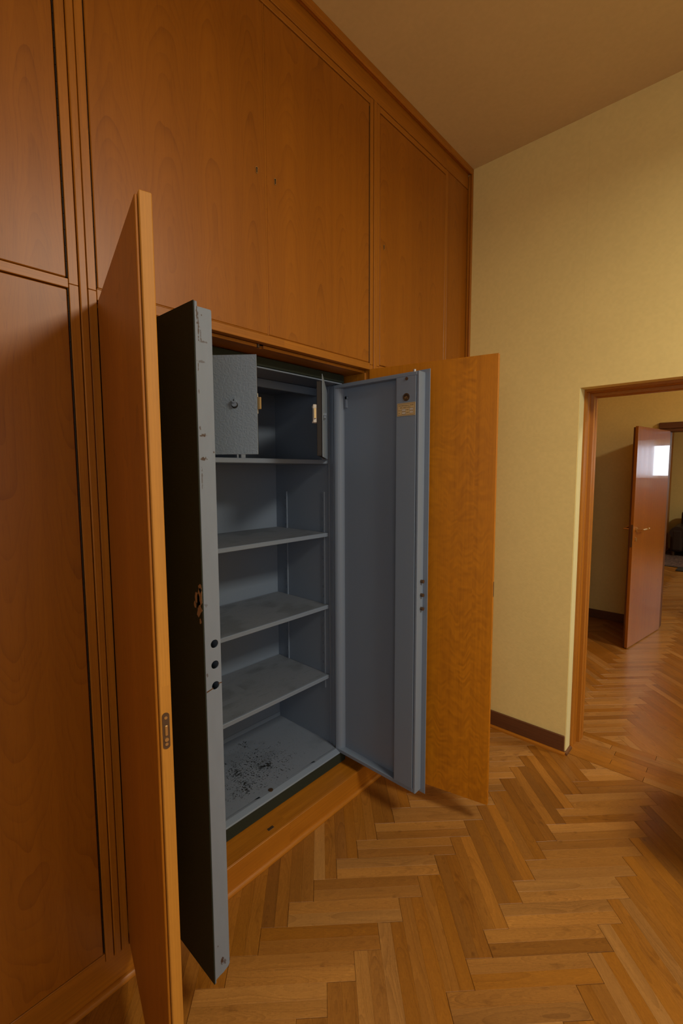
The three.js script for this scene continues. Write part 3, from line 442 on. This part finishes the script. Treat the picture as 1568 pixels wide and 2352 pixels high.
// right safe door: inner side seen, hinge bevel, deep pan, lock cover, free edge with three bolts
{ const bev = [[1.684, -0.152], [1.640, -0.152], [1.637, -0.149]]; for (let i = 0; i <= 6; i++) { const a = i * Math.PI / 12; bev.push([1.637 + 0.036 * (1 - Math.cos(a)) * 0.97, -0.1475 + 0.034 * Math.sin(a)]); } bev.push([1.684, -0.1135]);
  const d = part('safe_door', [cbox(1.684, 1.687, 0.150, 2.0205, -0.14, 0.3535, 0.001), cbox(1.672, 1.684, 0.165, 2.006, -0.115, 0.22, 0), prism(bev, 'y', 0.165, 2.006, 'y'), cbox(1.637, 1.684, 0.164, 0.183, -0.146, 0.3185, 0.002), cbox(1.637, 1.684, 1.992, 2.0075, -0.146, 0.3185, 0.002), cbox(1.637, 1.684, 0.1635, 2.008, 0.319, 0.3315, 0.0022)], M.steel, safe, 'right safe door, grey inner side with a name plate');
  const cover = []; for (let i = 0; i <= 5; i++) { const a = i * Math.PI / 10; cover.push([1.634 + 0.008 * (1 - Math.cos(a)), 0.221 - 0.008 * Math.sin(a)]); }
  part('lock_cover', [prism([[1.634, 0.3163], ...cover, [1.68, 0.213], [1.68, 0.3163]].reverse(), 'y', 0.1835, 1.9915, 'y'), cyl('x', 1.634, 1.984, 0.272, 0.006, 0.004, 14)], M.steel, d);
  for (const y of [1.124, 1.064, 1.004]) part('bolt', [cyl('z', 1.667, y, 0.337, 0.0075, 0.015, 22)], M.bronze, d, 'round brown locking bolt');
  part('top_bolt', [cyl('y', 1.655, 2.013, 0.296, 0.0065, 0.014, 18)], M.bare, d); part('rivet', [cyl('x', 1.634, 1.9825, 0.272, 0.007, 0.006, 14)], M.bronze, d);
  part('hinge_arm', [cbox(1.664, 1.6735, 1.90, 1.955, -0.104, -0.092, 0.001), cyl('x', 1.669, 1.947, -0.095, 0.008, 0.01, 16)], M.steel, d);
  const pl = new THREE.PlaneGeometry(0.091, 0.0535).rotateY(-Math.PI / 2).translate(1.6328, 1.8568, 0.27), n = part('name_plate', [cbox(1.6330, 1.6345, 1.830, 1.8836, 0.2245, 0.3155, 0.0004)], M.brass, d, 'cream name plate with small dark lettering'); part('print', [pl], M.plate, d);
  const c = new THREE.CircleGeometry(0.0155, 28).rotateY(-Math.PI / 2).translate(1.6322, 1.907, 0.27); part('badge_rim', [cyl('x', 1.6334, 1.907, 0.27, 0.0165, 0.0022, 28)], M.bronze, d); part('maker_badge', [c], M.badge, d, 'round dark badge'); }
// left safe door: dark green outer face, grey free edge with three bolt holes
{ const yb = [1.138, 1.080, 1.022], hole = (cy) => { const p = []; for (let i = 0; i < 24; i++) { const a = i * Math.PI / 12; p.push([0.654 + 0.0112 * Math.cos(a), cy + 0.0112 * Math.sin(a)]); } return p; };
  const d = part('safe_door', [cbox(0.622, 0.625, 0.152, 2.022, -0.14, 0.3275, 0.0008)], M.green, safe, 'left safe door, dark green outer face');
  const edge = [[0.6253, 0.1665], [0.628, 0.163], [0.640, 0.166], [0.652, 0.1665], [0.668, 0.172], [0.673, 0.178], [0.673, 2.006], [0.671, 2.009], [0.6253, 2.009]];
  const e = prism(edge, 'z', 0.3245, 0.328, 'y', -0.625, -0.16, yb.map(hole), 0.0006);
  part('door_edge', [e], M.edge, d, 'grey painted edge with three bolt holes and chipped paint');
  part('door_box', [cbox(0.670, 0.673, 0.17, 2.008, -0.15, 0.3245, 0.001), cbox(0.625, 0.672, 2.003, 2.0085, -0.15, 0.3246, 0.001), cbox(0.625, 0.672, 0.168, 0.172, -0.15, 0.3246, 0.001), cbox(0.625, 0.672, 0.17, 2.008, -0.153, -0.15, 0.001)], M.steel, d);
  part('door_lip', [cbox(0.6251, 0.634, 2.0, 2.0215, 0.31, 0.3277, 0.002)], M.steel, d); part('door_lip', [cbox(0.6251, 0.6285, 0.1525, 0.166, 0.3, 0.3277, 0.001)], M.steel, d);
  part('bolt_channel', [cbox(0.6255, 0.6695, 0.98, 1.18, 0.28, 0.283, 0)], M.steel, d);
  part('crack', [cbox(0.6625, 0.6728, 1.0235, 1.0262, 0.3279, 0.3284, 0), prism([[0.6262, 1.0105], [0.646, 1.0155], [0.646, 1.0185], [0.636, 1.0165], [0.6262, 1.0145]], 'z', 0.3279, 0.3284)], M.bronze, d);
  const R = rng(90), flakes = []; for (const [zc, yc, n, r] of [[0.306, 1.262, 11, 0.014], [0.312, 1.236, 10, 0.012], [0.318, 1.295, 9, 0.008], [0.29, 1.247, 8, 0.006], [0.316, 1.205, 8, 0.0045], [0.316, 1.272, 10, 0.0125]]) { const p = []; for (let i = 0; i < n; i++) { const a = i * 2 * Math.PI / n, q = r * (0.6 + 0.7 * R()); p.push([Math.min(0.327, zc + q * Math.cos(a)), yc + 1.6 * q * Math.sin(a)]); } flakes.push(prism(p, 'x', 0.6214, 0.622, 'y')); }
  part('bare_patch', flakes, M.chip, d, 'patch where the paint has flaked off'); }

// ---------------------------------------------------------------- beyond the doorway
{ const t = thing('built_in_wardrobe', 'brown wooden built-in wardrobe seen edge-on through the doorway, in the hall', 'wardrobe', [4.1, 0, 0]);
  for (let k = 0; k < 4; k++) { const a = 2.95 + k * 0.62, b = a + 0.612; part('door', [cbox(a, b, 0.12, 2.04, 0.03, 0.055, 0.002, 'y', k * 0.2)], M.veneer, t); part('door', [cbox(a, b, 2.06, 3.24, 0.03, 0.055, 0.002, 'y', k * 0.23, 0.4)], M.solid, t); }
  part('frame', [cbox(XH + 0.002, XW2 - 0.003, 0, 0.115, 0.0, 0.05, 0.002, 'x'), cbox(XH + 0.002, XW2 - 0.003, 3.245, 3.37, 0.0, 0.06, 0.002, 'x'), cbox(XH + 0.002, XW2 - 0.003, 0.1, 3.3, -0.02, 0.03, 0), cbox(5.42, XW2 - 0.003, 0.1, 3.3, 0.03, 0.062, 0.002)], M.solid, t); }
{ const t = thing('built_in_wardrobe', 'pale brown built-in wardrobe in the farthest room beside the dark armchair', 'wardrobe', [8.5, 0, 0]);
  for (let k = 0; k < 8; k++) { const a = 5.75 + k * 0.69, b = a + 0.684; part('door', [cbox(a, b, 0.12, 1.985, 0.06, 0.085, 0.002, 'y', k * 0.2)], M.solid, t); part('door', [cbox(a, b, 2.0, 3.24, 0.06, 0.085, 0.002, 'y', k * 0.23)], M.solid, t); }
  part('frame', [cbox(XW2 + 0.165, XE - 0.003, 0, 0.115, 0.03, 0.08, 0.002, 'x'), cbox(XW2 + 0.165, XE - 0.003, 3.245, 3.37, 0.03, 0.09, 0.002, 'x'), cbox(XW2 + 0.165, XE - 0.003, 0.1, 3.3, 0.0, 0.06, 0)], M.solid, t); }
// glossy door leaf standing open into the hall
{ const F = new THREE.Matrix4(), hx = 5.455, hz = 0.727, fx = 4.65, fz = 0.598, w = Math.hypot(hx - fx, hz - fz), d = [(hx - fx) / w, (hz - fz) / w];
  F.set(d[0], 0, -d[1], fx, 0, 1, 0, 0, d[1], 0, d[0], fz, 0, 0, 0, 1); const at = (g) => g.applyMatrix4(F);
  const t = structGroup('door_1', [5.05, 0, 0.66]);
  const leaf = part('leaf', [at(cbox(0, w, 0.008, 1.972, -0.024, 0, 0.0015, 'y', 0.15, 0.2))], M.gloss, t, 'polished brown door leaf'); part('leaf_edge', [at(cbox(0.012, w - 0.01, 0.008, 1.965, -0.041, -0.0245, 0.0015))], M.darkwood, leaf);
  const handle = (s) => { const z = s > 0 ? 0 : -0.041, g = [cyl('z', 0.062, 1.075, z + s * 0.004, 0.021, 0.008, 24), cyl('z', 0.062, 1.075, z + s * 0.03, 0.008, 0.05, 16), cyl('x', 0.115, 1.075, z + s * 0.054, 0.0075, 0.11, 16), cyl('x', 0.175, 1.079, z + s * 0.06, 0.011, 0.03, 16, 0.008)]; g[2].rotateX(0); return g.map(at); };
  part('handle', handle(1), M.brass, t, 'brass lever handle'); part('handle', handle(-1), M.brass, t, 'brass lever handle');
  part('escutcheon', [at(cyl('z', 0.062, 0.985, 0.003, 0.018, 0.006, 20))], M.brass, t); part('lock_face', [at(cbox(-0.002, 0.0005, 0.92, 1.12, -0.02, -0.004, 0.0005))], M.bronze, t); }

{ const t = thing('armchair', 'dark brown leather armchair against the back wall of the farthest room', 'armchair', [10.7, 0, 0.7]);
  const rb = (w, h, d, x, y, z, r) => uvBox(clean(new RoundedBoxGeometry(w, h, d, 4, r)).translate(x, y, z));
  part('armrest', [rb(0.85, 0.44, 0.2, 10.72, 0.3, 0.33, 0.06), uvBox(clean(new THREE.CylinderGeometry(0.115, 0.115, 0.84, 24).rotateZ(Math.PI / 2)).translate(10.72, 0.44, 0.33), 'x')], M.leather, t);
  part('armrest', [rb(0.85, 0.44, 0.2, 10.72, 0.3, 1.13, 0.06), uvBox(clean(new THREE.CylinderGeometry(0.115, 0.115, 0.84, 24).rotateZ(Math.PI / 2)).translate(10.72, 0.44, 1.13), 'x')], M.leather, t);
  part('seat', [rb(0.74, 0.28, 0.6, 10.68, 0.24, 0.73, 0.04)], M.leather, t); part('backrest', [rb(0.26, 0.66, 0.84, 11.06, 0.5, 0.73, 0.1)], M.leather, t);
  for (const [x, z] of [[10.36, 0.28], [10.36, 1.18], [11.08, 0.28], [11.08, 1.18]]) part('foot', [cyl('y', x, 0.055, z, 0.022, 0.09, 14, 0.028)], M.bronze, t);
  const c = thing('seat_cushion', 'orange-brown cushion lying on the seat of the dark armchair', 'cushion', [10.64, 0.38, 0.73]); part('cover', [rb(0.66, 0.16, 0.58, 10.64, 0.462, 0.73, 0.05)], M.orange, c); part('piping', [uvBox(clean(new THREE.TorusGeometry(0.02, 0.006, 8, 20)).rotateY(Math.PI / 2).translate(10.31, 0.462, 0.73))], M.leather, c); }
{ const r = thing('rug', 'grey-brown patterned rug on the parquet under the dark armchair', 'rug', [10.1, 0, 1.1]); const b = [9.2, 11.2]; part('pile', [cbox(b[0], b[1], 0.0006, 0.011, 0.12, 2.3, 0.003, 'x')], M.rug, r); part('border', [cbox(b[0] - 0.03, b[0] - 0.001, 0.0006, 0.009, 0.12, 2.3, 0.002, 'z')], M.mat, r); }
{ const r = thing('doormat', 'small dark mat lying on the parquet in front of the patterned rug', 'mat', [8.95, 0, 0.85]); part('pad', [cbox(8.82, 9.1, 0.0006, 0.018, 0.49, 1.2, 0.004, 'z')], M.mat, r); }
// window of the farthest room, seen mirrored in the polished door
{ const t = structGroup('window_1', [XE, WY0, 3.7]);
  const bars = [cbox(XE + 0.06, XE + 0.11, WY0, WY0 + 0.05, W0, W1, 0.003, 'z'), cbox(XE + 0.06, XE + 0.11, WY1 - 0.05, WY1, W0, W1, 0.003, 'z')]; for (let k = 0; k <= 4; k++) { const z = W0 + k * (W1 - W0 - 0.05) / 4; bars.push(cbox(XE + 0.06, XE + 0.11, WY0, WY1, z, z + 0.05, 0.003)); }
  part('window_frame', bars, M.white, t); for (let k = 0; k < 4; k++) { const z = W0 + 0.05 + k * (W1 - W0 - 0.05) / 4; part('pane', [cbox(XE + 0.083, XE + 0.086, WY0 + 0.05, WY1 - 0.05, z, z + (W1 - W0 - 0.05) / 4 - 0.05, 0)], M.glass, t); }
  part('window_sill', [cbox(XE - 0.12, XE + 0.06, WY0 - 0.04, WY0, W0 - 0.08, W1 + 0.08, 0.004, 'z')], M.solid, t);
  struct('trim_3', [cbox(XE - 0.03, XE - 0.001, 0.02, WY0 - 0.045, W0 - 0.3, W1 + 0.3, 0.003, 'y')], M.veneer);
  const p = thing('curtain_pelmet', 'brown wooden curtain pelmet mirrored in the polished door', 'pelmet', [XE, 2.24, 3.7]); part('board', [cbox(XE - 0.2, XE - 0.17, 2.24, 2.42, W0 - 0.25, W1 + 0.25, 0.003, 'z')], M.solid, p); part('top', [cbox(XE - 0.17, XE - 0.002, 2.4, 2.42, W0 - 0.25, W1 + 0.25, 0.002, 'z')], M.solid, p);
  const cu = thing('sheer_curtain', 'white sheer curtain mirrored in the polished door', 'curtain', [XE - 0.1, WY0 - 0.2, 3.2]);
  for (const [z0, z1] of [[2.4, 3.35], [3.75, 5.0]]) { const g = new THREE.PlaneGeometry(z1 - z0, 1.2, 90, 4).rotateY(-Math.PI / 2), q = g.attributes.position; for (let i = 0; i < q.count; i++) q.setX(i, 0.022 * Math.sin(q.getZ(i) * 62) + 0.01 * Math.sin(q.getZ(i) * 23 + q.getY(i))); g.translate(XE - 0.1, 1.8, (z0 + z1) / 2); g.computeVertexNormals(); part('panel', [g], M.sheer, cu); } }
{ const t = structGroup('added_window_2', [0.3, BY0, ZB + 0.1]), bars = [cbox(B0, B1, BY0, BY0 + 0.06, ZB + 0.08, ZB + 0.14, 0.003, 'x'), cbox(B0, B1, BY1 - 0.06, BY1, ZB + 0.08, ZB + 0.14, 0.003, 'x')];  // unseen window added in the back wall to carry fill light
  for (let k = 0; k <= 3; k++) { const x = B0 + k * (B1 - B0 - 0.06) / 3; bars.push(cbox(x, x + 0.06, BY0, BY1, ZB + 0.08, ZB + 0.14, 0.003)); }
  part('window_frame', bars, M.white, t); part('pane', [cbox(B0 + 0.03, B1 - 0.03, BY0 + 0.03, BY1 - 0.03, ZB + 0.108, ZB + 0.112, 0)], M.glass, t); part('window_sill', [cbox(B0 - 0.05, B1 + 0.05, BY0 - 0.04, BY0, ZB - 0.15, ZB + 0.08, 0.004, 'x')], M.solid, t);
  const d = new THREE.RectAreaLight(FILL_TINT, FILL[0], B1 - B0 - 0.1, BY1 - BY0 - 0.1); d.position.set((B0 + B1) / 2, (BY0 + BY1) / 2, ZB + 0.02); d.lookAt((B0 + B1) / 2, (BY0 + BY1) / 2, 0); scene.add(d); }
{ const t = structGroup('added_window_3', [XL - 0.1, BY0, 3]), bars = [cbox(XL - 0.14, XL - 0.08, BY0, BY0 + 0.06, A0, A1, 0.003, 'z'), cbox(XL - 0.14, XL - 0.08, BY1 - 0.06, BY1, A0, A1, 0.003, 'z')];  // unseen window added on the left for fill on faces turned that way
  for (let k = 0; k <= 3; k++) { const z = A0 + k * (A1 - A0 - 0.06) / 3; bars.push(cbox(XL - 0.14, XL - 0.08, BY0, BY1, z, z + 0.06, 0.003)); }
  part('window_frame', bars, M.white, t); part('pane', [cbox(XL - 0.112, XL - 0.108, BY0 + 0.03, BY1 - 0.03, A0 + 0.03, A1 - 0.03, 0)], M.glass, t); part('window_sill', [cbox(XL - 0.08, XL + 0.15, BY0 - 0.04, BY0, A0 - 0.05, A1 + 0.05, 0.004, 'z')], M.solid, t);
  const d = new THREE.RectAreaLight(FILL_TINT, FILL[1], A1 - A0 - 0.1, BY1 - BY0 - 0.1); d.position.set(XL - 0.02, (BY0 + BY1) / 2, (A0 + A1) / 2); d.lookAt(5, (BY0 + BY1) / 2, (A0 + A1) / 2); scene.add(d); }
const sky = new THREE.RectAreaLight(new THREE.Color(0.8, 0.9, 1.0), 5, W1 - W0 - 0.1, WY1 - WY0 - 0.1); sky.position.set(XE - 0.02, (WY0 + WY1) / 2, (W0 + W1) / 2); sky.lookAt(0, (WY0 + WY1) / 2, (W0 + W1) / 2); scene.add(sky);

// ceiling lamps: a metal pan with an opal disc under it
LAMPS.forEach(([x, y, z, r, I], i) => {
  const t = thing('pendant_lamp', ['round opal ceiling lamp hanging in the wardrobe room, above the frame', 'round opal ceiling lamp hanging in the hall', 'round opal ceiling lamp hanging in the farthest room'][i], 'lamp', [x, H, z]);
  part('canopy', [cyl('y', x, H - 0.016, z, 0.06, 0.03, 28, 0.05)], M.brass, t); part('rod', [cyl('y', x, (y + 0.05 + H - 0.03) / 2, z, 0.008, H - 0.03 - y - 0.05, 12)], M.brass, t);
  part('pan', [cyl('y', x, y + 0.035, z, r + 0.02, 0.03, 48, r * 0.7)], M.bronze, t); part('opal_disc', [cyl('y', x, y + 0.01, z, r, 0.02, 48)], M.opal, t);
  const l = new THREE.RectAreaLight(WARM, I, r * 1.77, r * 1.77); l.position.set(x, y - 0.004, z); l.lookAt(x, 0, z); scene.add(l);
});
// upholstered stool added outside the frame by the doorway to shade the floor there
{ const t = thing('added_footstool', 'brown upholstered stool added outside the frame to shade the floor beside the doorway', 'stool', [2.3, 0, 1.6]);
  part('seat', [uvBox(clean(new RoundedBoxGeometry(0.62, 0.2, 0.5, 4, 0.05)).translate(2.3, 0.6, 1.62))], M.leather, t); for (const [x, z] of [[2.06, 1.43], [2.54, 1.43], [2.06, 1.81], [2.54, 1.81]]) part('leg', [cyl('y', x, 0.26, z, 0.018, 0.5, 14, 0.025)], M.darkwood, t); }

renderer.render(scene, camera);
